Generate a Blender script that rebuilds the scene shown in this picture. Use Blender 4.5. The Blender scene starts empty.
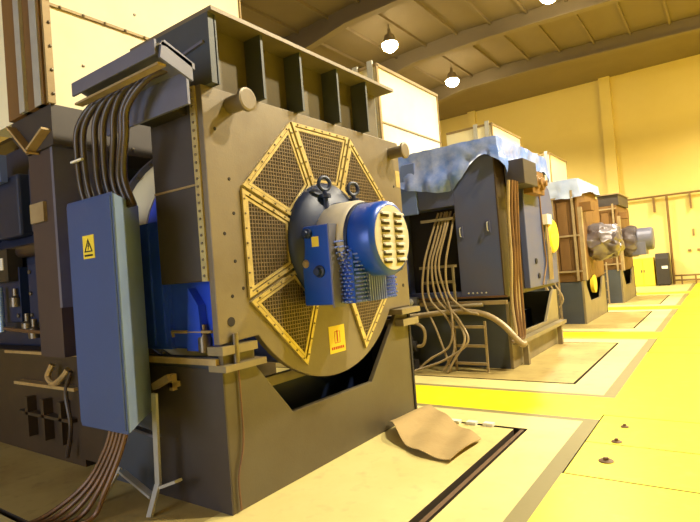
import bpy, bmesh, math, random
from mathutils import Vector, Matrix, noise
random.seed(7)
PI = math.pi
sc = bpy.context.scene
COL = sc.collection

# ------------------------------------------------------------------ materials
def lin(c):
    return tuple(((v/255)/12.92 if v/255 <= .04045 else ((v/255+.055)/1.055)**2.4) for v in c)
MATS = {}
def mat(name, rgb, rough=.6, metal=0., rgb2=None, scale=3., amt=.5, bump=0., bscale=40., detail=6., spec=.5, stretch=None):
    """base colour mixed with a wear / dirt colour by noise"""
    if name in MATS: return MATS[name]
    m = bpy.data.materials.new(name); m.use_nodes = True
    nt = m.node_tree; N = nt.nodes; L = nt.links
    b = N['Principled BSDF']
    b.inputs['Roughness'].default_value = rough
    b.inputs['Metallic'].default_value = metal
    b.inputs['Specular IOR Level'].default_value = spec
    c1 = (*lin(rgb), 1)
    if rgb2 is None: rgb2 = tuple(v*.7 for v in rgb)
    c2 = (*lin(rgb2), 1)
    tc = N.new('ShaderNodeTexCoord')
    mp = N.new('ShaderNodeMapping')
    L.new(tc.outputs['Object'], mp.inputs['Vector'])
    if stretch: mp.inputs['Scale'].default_value = stretch
    n = N.new('ShaderNodeTexNoise'); n.inputs['Scale'].default_value = scale; n.inputs['Detail'].default_value = detail
    n.inputs['Roughness'].default_value = .62
    L.new(mp.outputs[0], n.inputs['Vector'])
    r = N.new('ShaderNodeValToRGB')
    r.color_ramp.elements[0].position = .42; r.color_ramp.elements[1].position = .42+.4
    L.new(n.outputs['Fac'], r.inputs[0])
    mul = N.new('ShaderNodeMath'); mul.operation = 'MULTIPLY'; mul.inputs[1].default_value = amt
    L.new(r.outputs[0], mul.inputs[0])
    mx = N.new('ShaderNodeMix'); mx.data_type = 'RGBA'
    mx.inputs[6].default_value = c1; mx.inputs[7].default_value = c2
    L.new(mul.outputs[0], mx.inputs[0]); L.new(mx.outputs[2], b.inputs['Base Color'])
    if bump:
        n2 = N.new('ShaderNodeTexNoise'); n2.inputs['Scale'].default_value = bscale; n2.inputs['Detail'].default_value = 4
        L.new(mp.outputs[0], n2.inputs['Vector'])
        bp = N.new('ShaderNodeBump'); bp.inputs['Strength'].default_value = bump; bp.inputs['Distance'].default_value = .02
        L.new(n2.outputs['Fac'], bp.inputs['Height']); L.new(bp.outputs[0], b.inputs['Normal'])
    MATS[name] = m
    return m
def emis(name, rgb, s):
    m = bpy.data.materials.new(name); m.use_nodes = True
    b = m.node_tree.nodes['Principled BSDF']
    b.inputs['Emission Color'].default_value = (*lin(rgb), 1); b.inputs['Emission Strength'].default_value = s
    MATS[name] = m; return m

M_PLATE = mat('steel_grey_paint', (116, 106, 90), .45, .25, (84, 70, 52), 1.6, .7, .05, 60)
M_PLATE2 = mat('dark_grey_paint', (66, 60, 58), .5, .2, (50, 42, 34), 2.5, .5)
M_BASE = mat('base_grey_paint', (92, 84, 66), .5, .2, (72, 58, 38), 1.5, .6, .05, 60)
M_SLATE = mat('slate_paint', (68, 74, 84), .5, .15, (58, 56, 54), 1.3, .6)
M_BEIGE = mat('beige_paint', (134, 122, 94), .5, .1, (96, 82, 58), 3, .6)
M_LAV = mat('lavender_grey_paint', (104, 106, 128), .45, .2, (84, 80, 90), 2, .5)
M_FRAME = mat('brass_tone_strip', (196, 180, 128), .35, .45, (120, 96, 60), 9, .6)
M_DARKMESH = mat('dark_screen_backing', (62, 54, 46), .8, 0, (44, 38, 34), 4, .5)
M_WIRE = mat('screen_wire', (136, 120, 98), .45, .5, (90, 74, 58), 12, .6)
M_BLUE = mat('blue_machine_paint', (22, 74, 184), .3, .1, (16, 46, 118), 2.2, .5)
M_BLUED = mat('dark_blue_paint', (24, 40, 78), .45, .1, (24, 26, 40), 2, .6)
M_BLUE2 = mat('stator_blue_paint', (44, 82, 236), .3, .05, (26, 50, 160), 2.2, .4)
M_CAB = mat('cabinet_blue_grey', (58, 80, 138), .45, .1, (56, 68, 108), 1.5, .5, .03, 50)
M_CABL = mat('cabinet_side_lit', (140, 164, 210), .42, .15, (112, 128, 160), 2.5, .6, .03, 50)  # cabinet paint lightened to put lamp light into its right side
M_G2 = mat('blue_grey_paint', (74, 84, 132), .48, .1, (92, 86, 96), .9, .8)
M_G2L = mat('pale_blue_paint', (96, 116, 176), .5, .05, (90, 104, 150), 2, .5)
M_PALEM = mat('motor_lit_pale', (190, 184, 172), .4, .1, (150, 144, 130), 4, .5)  # lamp light on the motor is mixed into this pale tone
M_PINS = mat('stud_metal', (120, 140, 220), .35, .3, (70, 86, 160), 6, .5)
M_YEL = mat('yellow_sign', (232, 208, 60), .5, 0, (206, 180, 50), 8, .3)
M_YOVAL = mat('yellow_cover_paint', (236, 206, 60), .4, 0, (200, 166, 50), 5, .4)
M_RED = mat('red_ink', (186, 52, 30), .6)
M_INK = mat('black_ink', (28, 26, 24), .6)
M_WHITE = mat('white_paint', (226, 224, 214), .5, 0, (190, 186, 170), 3, .4)
M_RUBBER = mat('cable_sheath', (56, 46, 40), .36, 0, (84, 62, 42), 5, .7)
M_RUST = mat('rusty_conduit', (112, 82, 56), .45, .2, (70, 50, 36), 6, .7)
M_TAN = mat('tan_conduit', (158, 140, 108), .4, .1, (110, 90, 62), 6, .6)
M_BROWN = mat('brown_casing', (72, 58, 54), .6, .1, (50, 40, 42), 1.2, .6)
M_BRPANEL = mat('brown_wood_panel', (120, 88, 48), .6, 0, (78, 56, 32), 2.2, .7, 0, 40, 6, .4, (1, 1, .25))
M_CREAM = mat('cream_insulated_panel', (238, 230, 196), .5, 0, (216, 204, 160), 1.4, .5)
M_SEAM = mat('panel_seam', (150, 128, 84), .5, .2, (110, 86, 54), 6, .6)
M_BOLT = mat('bolt_steel', (120, 112, 98), .35, .7, (80, 60, 44), 10, .6)
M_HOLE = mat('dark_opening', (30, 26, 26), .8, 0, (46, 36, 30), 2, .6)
M_NAVY = mat('engine_navy', (36, 46, 74), .5, .1, (36, 32, 38), 1.8, .7)
M_SKID = mat('oily_skid', (66, 52, 38), .5, .1, (38, 30, 26), 2.4, .7)
M_EDGE = mat('pale_edge_metal', (206, 180, 130), .35, .5, (140, 110, 72), 7, .6)  # pale tone paints light on the skid edges; also hook and railing metal
M_TARP = mat('blue_plastic_sheet', (98, 128, 208), .28, 0, (206, 210, 238), 2.6, .7, .35, 9)
M_TARPW = mat('white_blue_sheet', (176, 190, 226), .35, 0, (110, 140, 214), 2.2, .6, .12, 10)
M_FOIL = mat('crinkled_foil_wrap', (120, 114, 122), .35, .5, (96, 84, 76), 5, .6, .3, 12)
M_CARD = mat('brown_cardboard', (170, 146, 98), .8, 0, (140, 114, 70), 3, .6, .1, 30)
M_STRUT = mat('galvanised_strut', (190, 190, 186), .4, .4, (150, 146, 136), 6, .5)
M_BEIGESTRIP = mat('beige_flange', (176, 150, 104), .5, .1, (130, 100, 66), 5, .6)
M_CEIL = mat('roof_sheet', (112, 98, 74), .85, 0, (98, 84, 60), .4, .6, 0, 40, 4)
M_BEAM = mat('roof_steel', (116, 102, 76), .8, 0, (98, 84, 60), .7, .5)
M_PIPE = mat('brown_pipe', (124, 96, 54), .5, .2, (96, 72, 40), 4, .5)
M_BLACK = mat('black_casing', (44, 40, 36), .5, 0, (66, 56, 46), 3, .5)
M_LAMP = emis('lamp_glass', (255, 236, 190), 60)

# floor + wall materials with surface pattern of their own
def floor_mat(name, rgb, stain, amt, rough, rgb3=None, crack=False):
    m = mat(name, rgb, rough, 0, stain, .9, amt, .04, 30, 8)
    nt = m.node_tree; N = nt.nodes; L = nt.links; b = N['Principled BSDF']
    src = b.inputs['Base Color'].links[0].from_socket
    n = N.new('ShaderNodeTexNoise'); n.inputs['Scale'].default_value = 7; n.inputs['Detail'].default_value = 8
    tc = N.new('ShaderNodeTexCoord'); L.new(tc.outputs['Object'], n.inputs['Vector'])
    r = N.new('ShaderNodeValToRGB'); r.color_ramp.elements[0].position = .56; r.color_ramp.elements[1].position = .78
    r.color_ramp.elements[1].color = (.45, .45, .45, 1)
    L.new(n.outputs['Fac'], r.inputs[0])
    mx = N.new('ShaderNodeMix'); mx.data_type = 'RGBA'
    mx.inputs[7].default_value = (*lin(rgb3 or stain), 1)
    L.new(r.outputs[0], mx.inputs[0]); L.new(src, mx.inputs[6]); L.new(mx.outputs[2], b.inputs['Base Color'])
    return m
M_FYEL = floor_mat('yellow_floor_paint', (238, 220, 30), (226, 196, 30), .6, .42, (214, 196, 70))
M_FCON = floor_mat('bare_concrete', (210, 196, 132), (190, 170, 100), .7, .6, (160, 144, 104))
M_FBAND = floor_mat('grey_sealant_band', (132, 122, 78), (120, 108, 66), .6, .6)
M_FPIT = floor_mat('stained_shaded_concrete', (178, 160, 100), (130, 102, 54), .9, .5, (104, 78, 44))
M_FDARK = mat('trench_dark', (58, 46, 34), .7, 0, (34, 28, 24), 4, .6)
M_FRUST = mat('trench_rust_steel', (110, 82, 54), .6, .2, (70, 50, 34), 5, .6)
def wall_mat():
    m = mat('painted_wall_panels', (222, 202, 128), .75, 0, (208, 186, 108), .35, .5, 0, 40, 5)
    nt = m.node_tree; N = nt.nodes; L = nt.links; b = N['Principled BSDF']
    src = b.inputs['Base Color'].links[0].from_socket
    tc = N.new('ShaderNodeTexCoord'); sx = N.new('ShaderNodeSeparateXYZ'); L.new(tc.outputs['Object'], sx.inputs[0])
    # horizontal soft darker band at about 7 m
    a = N.new('ShaderNodeMath'); a.operation = 'SUBTRACT'; a.inputs[1].default_value = 6.6; L.new(sx.outputs['Z'], a.inputs[0])
    ab = N.new('ShaderNodeMath'); ab.operation = 'ABSOLUTE'; L.new(a.outputs[0], ab.inputs[0])
    r = N.new('ShaderNodeMapRange'); r.inputs[1].default_value = .05; r.inputs[2].default_value = .8; r.inputs[3].default_value = .28; r.inputs[4].default_value = 0
    L.new(ab.outputs[0], r.inputs[0])
    mx = N.new('ShaderNodeMix'); mx.data_type = 'RGBA'; mx.inputs[7].default_value = (*lin((170, 150, 92)), 1)
    L.new(r.outputs[0], mx.inputs[0]); L.new(src, mx.inputs[6]); L.new(mx.outputs[2], b.inputs['Base Color'])
    return m
M_WALL = wall_mat()

# ------------------------------------------------------------------ mesh builder
class MB:
    def __init__(s): s.bm = bmesh.new(); s.mi = 0; s.mats = []
    def use(s, m):
        if m not in s.mats: s.mats.append(m)
        s.mi = s.mats.index(m); return s
    def _f(s, vs, sm=False):
        try: f = s.bm.faces.new(vs)
        except ValueError: return
        f.smooth = sm; f.material_index = s.mi; return f
    def box(s, x0, x1, y0, y1, z0, z1):
        v = [s.bm.verts.new(p) for p in ((x0,y0,z0),(x1,y0,z0),(x1,y1,z0),(x0,y1,z0),(x0,y0,z1),(x1,y0,z1),(x1,y1,z1),(x0,y1,z1))]
        for q in ((0,3,2,1),(4,5,6,7),(0,1,5,4),(1,2,6,5),(2,3,7,6),(3,0,4,7)): s._f([v[i] for i in q])
        return s
    def obox(s, c, hx, hy, hz, M):
        v = [s.bm.verts.new(Vector(c)+M@Vector((a*hx,b*hy,d*hz))) for a,b,d in ((-1,-1,-1),(1,-1,-1),(1,1,-1),(-1,1,-1),(-1,-1,1),(1,-1,1),(1,1,1),(-1,1,1))]
        for q in ((0,3,2,1),(4,5,6,7),(0,1,5,4),(1,2,6,5),(2,3,7,6),(3,0,4,7)): s._f([v[i] for i in q])
        return s
    def bar(s, p, q, w, h, up=(0,0,1)):
        p = Vector(p); q = Vector(q); d = (q-p); l = d.length; d.normalize()
        up = Vector(up); 
        if abs(d.dot(up)) > .97: up = Vector((0,1,0))
        a = d.cross(up).normalized(); b = a.cross(d).normalized()
        M = Matrix((d, a, b)).transposed()
        return s.obox((p+q)/2, l/2, w/2, h/2, M)
    def prism(s, pts, ax, a, b, sm=False):
        """polygon in the plane perpendicular to ax, extruded a..b. pts are (u,v): ax x->(y,z), y->(x,z), z->(x,y)"""
        def P(u, v, w): return {'x': (w,u,v), 'y': (u,w,v), 'z': (u,v,w)}[ax]
        A = [s.bm.verts.new(P(u,v,a)) for u,v in pts]; B = [s.bm.verts.new(P(u,v,b)) for u,v in pts]
        s._f(A); s._f(B[::-1]); n = len(pts)
        for i in range(n): s._f([A[i], A[(i+1)%n], B[(i+1)%n], B[i]], sm)
        return s
    def ringprism(s, outer, inner, ax, a, b):
        def P(u, v, w): return {'x': (w,u,v), 'y': (u,w,v), 'z': (u,v,w)}[ax]
        V = [[s.bm.verts.new(P(u,v,w)) for u,v in L] for L in (outer, inner) for w in (a, b)]
        n = len(outer); oa, ob, ia, ib = V
        for i in range(n):
            j = (i+1)%n
            for q in ((oa[i],oa[j],ob[j],ob[i]), (ia[j],ia[i],ib[i],ib[j]), (ob[i],ob[j],ib[j],ib[i]), (oa[j],oa[i],ia[i],ia[j])): s._f(list(q))
        return s
    def lathe(s, c, ax, prof, n=32):
        """prof: list of (t, r) along axis ax from point c"""
        c = Vector(c); d = {'x': Vector((1,0,0)), 'y': Vector((0,1,0)), 'z': Vector((0,0,1))}[ax] if isinstance(ax, str) else Vector(ax).normalized()
        t0 = Vector((0,0,1)) if abs(d.z) < .9 else Vector((1,0,0))
        u = d.cross(t0).normalized(); v = d.cross(u).normalized(); R = []
        for t, r in prof:
            if r < 1e-5: R.append([s.bm.verts.new(c+d*t)])
            else: R.append([s.bm.verts.new(c+d*t+(u*math.cos(2*PI*k/n)+v*math.sin(2*PI*k/n))*r) for k in range(n)])
        for A, B in zip(R, R[1:]):
            for k in range(n):
                j = (k+1)%n
                if len(A) == 1 and len(B) == 1: continue
                if len(A) == 1: s._f([A[0], B[k], B[j]], True)
                elif len(B) == 1: s._f([A[j], A[k], B[0]], True)
                else: s._f([A[k], B[k], B[j], A[j]], True)
        if len(R[0]) > 1: s._f(R[0])
        if len(R[-1]) > 1: s._f(R[-1][::-1])
        return s
    def cyl(s, p, q, r, n=16, r2=None):
        p = Vector(p); q = Vector(q); d = q-p
        return s.lathe(p, d, [(0, r), (d.length, r if r2 is None else r2)], n)
    def tube(s, pts, r, n=8, smooth=6):
        pts = [Vector(p) for p in pts]
        if smooth and len(pts) > 2:
            o = []; P = [pts[0]*2-pts[1]]+pts+[pts[-1]*2-pts[-2]]
            for i in range(1, len(P)-2):
                a, b, c, d = P[i-1:i+3]
                for k in range(smooth):
                    t = k/smooth
                    o.append(.5*((2*b)+(c-a)*t+(2*a-5*b+4*c-d)*t*t+(3*b-a-3*c+d)*t**3))
            o.append(pts[-1]); pts = o
        u = None; R = []
        for i, p in enumerate(pts):
            d = (pts[min(i+1, len(pts)-1)]-pts[max(i-1, 0)]).normalized()
            if u is None: u = d.cross(Vector((0,0,1)) if abs(d.z) < .9 else Vector((1,0,0))).normalized()
            else: u = (u-d*u.dot(d)).normalized()
            v = d.cross(u)
            R.append([s.bm.verts.new(p+(u*math.cos(2*PI*k/n)+v*math.sin(2*PI*k/n))*r) for k in range(n)])
        for A, B in zip(R, R[1:]):
            for k in range(n): s._f([A[k], A[(k+1)%n], B[(k+1)%n], B[k]], True)
        s._f(R[0][::-1]); s._f(R[-1]); return s
    def torus(s, c, ax, R, r, n=20, m=8, M=None):
        c = Vector(c); d = Vector(ax).normalized(); t0 = Vector((0,0,1)) if abs(d.z) < .9 else Vector((1,0,0))
        u = d.cross(t0).normalized(); v = d.cross(u)
        V = [[s.bm.verts.new(c+(u*math.cos(a)+v*math.sin(a))*(R+r*math.cos(b))+d*r*math.sin(b)) for b in [2*PI*j/m for j in range(m)]] for a in [2*PI*i/n for i in range(n)]]
        for i in range(n):
            for j in range(m): s._f([V[i][j], V[(i+1)%n][j], V[(i+1)%n][(j+1)%m], V[i][(j+1)%m]], True)
        return s
    def build(s, name, m, parent=None, origin=(0,0,0), bevel=0):
        bmesh.ops.recalc_face_normals(s.bm, faces=s.bm.faces)
        for e in s.bm.edges:
            if len(e.link_faces) == 2 and e.calc_face_angle(0) > .7: e.smooth = False
        O = Vector(parent['_o']) if parent is not None else Vector(origin)
        for v in s.bm.verts: v.co -= O
        me = bpy.data.meshes.new(name); s.bm.to_mesh(me); s.bm.free()
        for mm in (s.mats or [m]): me.materials.append(mm)
        o = bpy.data.objects.new(name, me); COL.objects.link(o)
        o['_o'] = tuple(O)
        if parent is not None: o.parent = parent
        else: o.location = O
        if bevel:
            b = o.modifiers.new('bevel', 'BEVEL'); b.width = bevel; b.segments = 2; b.limit_method = 'ANGLE'; b.angle_limit = .6
        return o
def thing(name, label, cat, loc, group=None):
    o = bpy.data.objects.new(name, None); COL.objects.link(o); o.location = loc; o['_o'] = tuple(loc)
    o.empty_display_size = .2
    return tag(o, label, cat, group)
def tag(o, label, cat, group=None):
    o['label'] = label; o['category'] = cat
    if group: o['group'] = group
    return o
def struct(o): o['kind'] = 'structure'; return o
def text_mb(mb, s, size, origin, uvec, vvec, depth):
    """adds the characters as mesh, lying in the plane uvec/vvec"""
    cu = bpy.data.curves.new('t', 'FONT'); cu.body = s; cu.size = size; cu.align_x = 'CENTER'; cu.align_y = 'CENTER'; cu.extrude = .001
    ob = bpy.data.objects.new('t', cu); COL.objects.link(ob)
    dg = bpy.context.evaluated_depsgraph_get(); me = bpy.data.meshes.new_from_object(ob.evaluated_get(dg))
    U = Vector(uvec); V = Vector(vvec); W = U.cross(V); O = Vector(origin)
    vs = [mb.bm.verts.new(O+U*v.co.x+V*v.co.y+W*(v.co.z+depth)) for v in me.vertices]
    for p in me.polygons: mb._f([vs[i] for i in p.vertices])
    bpy.data.objects.remove(ob); bpy.data.curves.remove(cu); bpy.data.meshes.remove(me)

# ------------------------------------------------------------------ camera
H = 1.6
cam = bpy.data.cameras.new('camera'); co = bpy.data.objects.new('camera', cam); COL.objects.link(co); sc.camera = co
cam.sensor_width = 36; cam.lens = 523.96/700*36; cam.clip_end = 200; cam.clip_start = .05
yaw, pitch, roll = -.621396, .0225423, -.0792818
f = Vector((math.sin(yaw)*math.cos(pitch), math.cos(yaw)*math.cos(pitch), math.sin(pitch)))
r = Vector((math.cos(yaw), -math.sin(yaw), 0)); u = r.cross(f)
r2 = math.cos(roll)*r+math.sin(roll)*u; u2 = -math.sin(roll)*r+math.cos(roll)*u
Mx = Matrix((r2, u2, -f)).transposed().to_4x4(); Mx.translation = (0, 0, H)
co.matrix_world = Mx

# ------------------------------------------------------------------ hall shell
XL, XR, YN, YF = -19., 12., -7., 26.7
PER = 5.25
xs = sorted({XL, -13.0, -12.9, -3.0, -1.76, -1.71, -1.675, -1.64, -1.24, -1.11, -1.098, XR})
ys = {YN, YF}
def zone(k):
    y0 = 5.46+PER*k; return y0, y0+.86         # yellow walk strip
strips = [zone(k) for k in range(-2, 4)]
pits = [(1.62+PER*k, 4.95+PER*k) for k in range(0, 4)]
for a, b in strips: ys |= {max(YN, a-.10), a, b, b+.10}
for a, b in pits: ys |= {a, a+.05, b-.05, b}
joints = []
for k in range(0, 4): joints += [4.02+PER*k, 4.78+PER*k, 5.62+PER*k]
for j in joints: ys |= {j, j+.014}
ys = sorted(y for y in ys if YN <= y <= YF)
def cell(x, y):
    inpit = any(a < y < b for a, b in pits) and -12.9 < x < -1.64
    if inpit:
        p = [q for q in pits if q[0] < y < q[1]][0]
        edge_y = y < p[0]+.05 or y > p[1]-.05
        if x > -1.675: return M_FDARK, -.06
        if p[0] < 3 and -1.76 < x < -1.71: return M_FDARK, -.10
        if p[0] < 3 and x > -1.71: return M_FRUST, -.01
        if edge_y: return M_FDARK, -.08
        return (M_FCON if p[0] < 3 and x > -3.0 else M_FPIT), 0.  # stained tone also paints the shadow on the first pit's left part
    if any(j < y < j+.014 for j in joints) and x > -1.11: return M_FRUST, -.01
    if -1.11 < x < -1.098 and any(4.02+PER*k < y < 5.62+PER*k for k in range(4)): return M_FDARK, -.015
    if x > -1.11: return M_FYEL, 0.
    if any(a < y < b for a, b in strips): return M_FYEL, 0.
    if -1.24 < x < -1.11 and y > -2: return M_FBAND, 0.
    if any(a-.10 < y < b+.10 for a, b in strips) : return M_FBAND, 0.
    return M_FCON, 0.
mb = MB(); 
for m in (M_FYEL, M_FCON, M_FBAND, M_FPIT, M_FDARK, M_FRUST): mb.use(m)
cells = [[cell((xs[i]+xs[i+1])/2, (ys[j]+ys[j+1])/2) for j in range(len(ys)-1)] for i in range(len(xs)-1)]
for i in range(len(xs)-1):
    for j in range(len(ys)-1):
        m, z = cells[i][j]; mb.use(m)
        mb._f([mb.bm.verts.new(p) for p in ((xs[i],ys[j],z),(xs[i+1],ys[j],z),(xs[i+1],ys[j+1],z),(xs[i],ys[j+1],z))])
        if i+1 < len(xs)-1 and abs(cells[i+1][j][1]-z) > 1e-4:
            z2 = cells[i+1][j][1]; x = xs[i+1]; mb.use(M_FDARK)
            mb._f([mb.bm.verts.new(p) for p in ((x,ys[j],z),(x,ys[j+1],z),(x,ys[j+1],z2),(x,ys[j],z2))])
        if j+1 < len(ys)-1 and abs(cells[i][j+1][1]-z) > 1e-4:
            z2 = cells[i][j+1][1]; y = ys[j+1]; mb.use(M_FDARK)
            mb._f([mb.bm.verts.new(p) for p in ((xs[i],y,z),(xs[i+1],y,z),(xs[i+1],y,z2),(xs[i],y,z2))])
fl = struct(mb.build('floor', M_FCON))
RIDGE = -7.5
def roofz(x): return 9.95-abs(x-RIDGE)*.045
struct(MB().box(XL, XR, YF, YF+.3, -.1, 10.2).build('wall_far', M_WALL))
struct(MB().box(XL-.3, XL, YN, YF, -.1, 10.2).build('wall_left', M_WALL))
struct(MB().box(XR, XR+.3, YN, YF, -.1, 10.2).build('wall_right', M_WALL))
struct(MB().box(XL, XR, YN-.3, YN, -.1, 10.2).build('wall_near', M_WALL))
mb = MB()
mb.prism([(XL, roofz(XL)), (RIDGE, roofz(RIDGE)), (XR, roofz(XR)), (XR, roofz(XR)+.2), (RIDGE, roofz(RIDGE)+.2), (XL, roofz(XL)+.2)], 'y', YN-.3, YF+.3)
x = XL+.5
while x < XR:
    mb.box(x-.04, x+.04, YN, 22.25, roofz(x)-.1, roofz(x)); x += 1.25
struct(mb.build('ceiling', M_CEIL))
i = 1
for yb in (22.25, 17.85, 13.45, 9.05, 4.65, .25, -4.15):
    mb = MB()
    lo = [(XL, 8.4), (-11, 9.0), (-9, 9.33), (-6, 9.35), (-2.3, 9.2), (0, 9.1), (XR, 8.7)]
    mb.prism([(a, b+.06) for a, b in lo]+[(XR, roofz(XR)), (RIDGE, roofz(RIDGE)), (XL, roofz(XL))], 'y', yb-.02, yb+.02)
    for (a, b), (c, d) in zip(lo, lo[1:]): mb.prism([(a, b), (c, d), (c, d+.06), (a, b+.06)], 'y', yb-.14, yb+.14)
    struct(mb.build('trim_%d' % i, M_BEAM)); i += 1
for xc, w in ((-3.92, .46), (-10.35, .4), (3.0, .34)):
    struct(MB().box(xc-w/2, xc+w/2, YF-.24, YF, 0, 9.68).build('trim_%d' % i, M_WALL)); i += 1
struct(MB().box(XL, XR, 22.27, YF, 9.6, 9.68).build('trim_%d' % i, M_BEAM)); i += 1
# pipework on the far wall
t = thing('wall_pipe', 'brown pipe running level along the far wall with one long drop to the floor', 'pipe', (-1.9, 26.5, 0))
MB().tube([(-3.7, 26.5, 3.87), (3, 26.5, 3.87)], .045, 10, 0).build('level_pipe', M_PIPE, t)
MB().tube([(-1.9, 26.5, 3.85), (-1.9, 26.5, .35), (-1.9, 26.5, 0)], .05, 10, 0).build('drop_pipe', M_PIPE, t)
for x in (-2.4, -1.05, 1.2): MB().box(x-.035, x+.035, 26.45, 26.7, 3.2, 3.86).build('bracket', M_PIPE, t)
t = thing('floor_pipework', 'low brown pipe rails near the floor beside the drop pipe at the far wall', 'pipe', (-1.2, 26.3, 0))
for z in (.18, .38): MB().tube([(-1.85, 26.3, z), (-.5, 26.3, z)], .035, 8, 0).build('rail', M_PIPE, t)
for x in (-1.6, -1.1, -.6): MB().box(x-.03, x+.03, 26.27, 26.33, 0, .42).build('post', M_PIPE, t)
def wallbox(n, lab, cat, x, z, w, h):
    mb = MB(); mb.box(x-w/2, x+w/2, YF-.06, YF, z-h/2, z+h/2); mb.box(x-w*.3, x+w*.3, YF-.075, YF-.06, z-h*.3, z+h*.3)
    tag(mb.build(n, M_SEAM, None, (x, YF-.04, z)), lab, cat)
wallbox('wall_socket', 'small brown fitting high on the yellow far wall right of the drop pipe', 'fitting', -1.05, 2.17, .07, .3)
wallbox('wall_socket', 'tiny fitting at mid height on the far wall, nearer the drop pipe', 'fitting', -1.25, 1.42, .12, .1)
wallbox('wall_socket', 'tiny fitting at mid height on the far wall at the right frame edge', 'fitting', -.92, 1.42, .12, .1)
wallbox('wall_socket', 'flat brown plate on the far wall above the yellow cupboard', 'fitting', -2.85, 1.95, .5, .07)
# yellow cupboard
t = thing('cupboard', 'bright yellow metal cupboard standing against the far wall', 'cupboard', (-2.98, 26.2, 0))
MB().box(-3.4, -2.55, 25.9, 26.55, 0, 1.22).build('body', M_YEL, t, bevel=.01)
for a, b in ((-3.38, -2.985), (-2.965, -2.57)):
    d = MB().box(a, b, 25.87, 25.9, .05, 1.18).build('door', M_YEL, t)
    MB().box(-2.99+(.05 if a > -3 else -.05)-.01, -2.99+(.05 if a > -3 else -.05)+.03, 25.85, 25.87, .6, .72).build('handle', M_BOLT, d)
t = thing('battery_charger', 'black floor standing machine with a white label beside the yellow cupboard', 'machine', (-2.22, 26.1, 0))
mb = MB(); mb.prism([(25.85, .04), (26.45, .04), (26.45, 1.38), (26.0, 1.38), (25.85, 1.15)], 'x', -2.48, -1.98); mb.build('body', M_BLACK, t, bevel=.02)
MB().box(-2.26, -2.04, 25.83, 25.85, .72, .84).build('label_plate', M_WHITE, t)
for x in (-2.4, -2.06):
    for y in (25.95, 26.35): MB().cyl((x-.02, y, .04), (x+.02, y, .04), .04, 12).build('wheel', M_RUBBER, t)

# ------------------------------------------------------------------ high-bay lamps
def lamp(x, y, power, lab, vis=True):
    z = 9.2
    t = thing('high_bay_lamp', lab, 'lamp', (x, y, z), 'round lamps under the roof')
    MB().lathe((x, y, z+.32), (0, 0, -1), [(-.2, .05), (0, .07), (.02, .16), (.30, .24), (.32, .25)], 24).build('lamp_shade', M_BEAM, t)
    MB().lathe((x, y, z), (0, 0, -1), [(-.02, .26), (.06, .27), (.16, .22), (.24, .12), (.27, 0)], 24).build('bulb', M_LAMP, t)
    MB().box(x-.012, x+.012, y-.012, y+.012, z+.5, roofz(x)).build('hanger', M_BEAM, t)
    l = bpy.data.lights.new('lamp_light', 'SPOT'); l.energy = power; l.color = LAMPC; l.shadow_soft_size = .2; l.spot_size = math.radians(150); l.spot_blend = .5
    o = bpy.data.objects.new('lamp_light', l); COL.objects.link(o); o.location = (x, y, z-.5)
LAMPC = (1., .88, .62)
lamp(-8.66, 15.4, 1900, 'larger glowing round roof lamp, nearer of the two left ones')
lamp(-8.62, 20.3, 1900, 'smaller glowing round roof lamp just above the far cream filter box')
lamp(-3.57, 15.9, 1700, 'glowing roof lamp at the top edge of the picture')
for x, y in ((2.6, 21.0), (2.6, 15.4), (2.4, 10.4), (2.2, 5.8)):
    lamp(x, y, 2100 if y < 12 else 1500, 'round glowing lamp under the roof out on the right side of the hall')
lamp(-8.6, 6.0, 450, 'round glowing lamp under the roof above the nearest engine')

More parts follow.
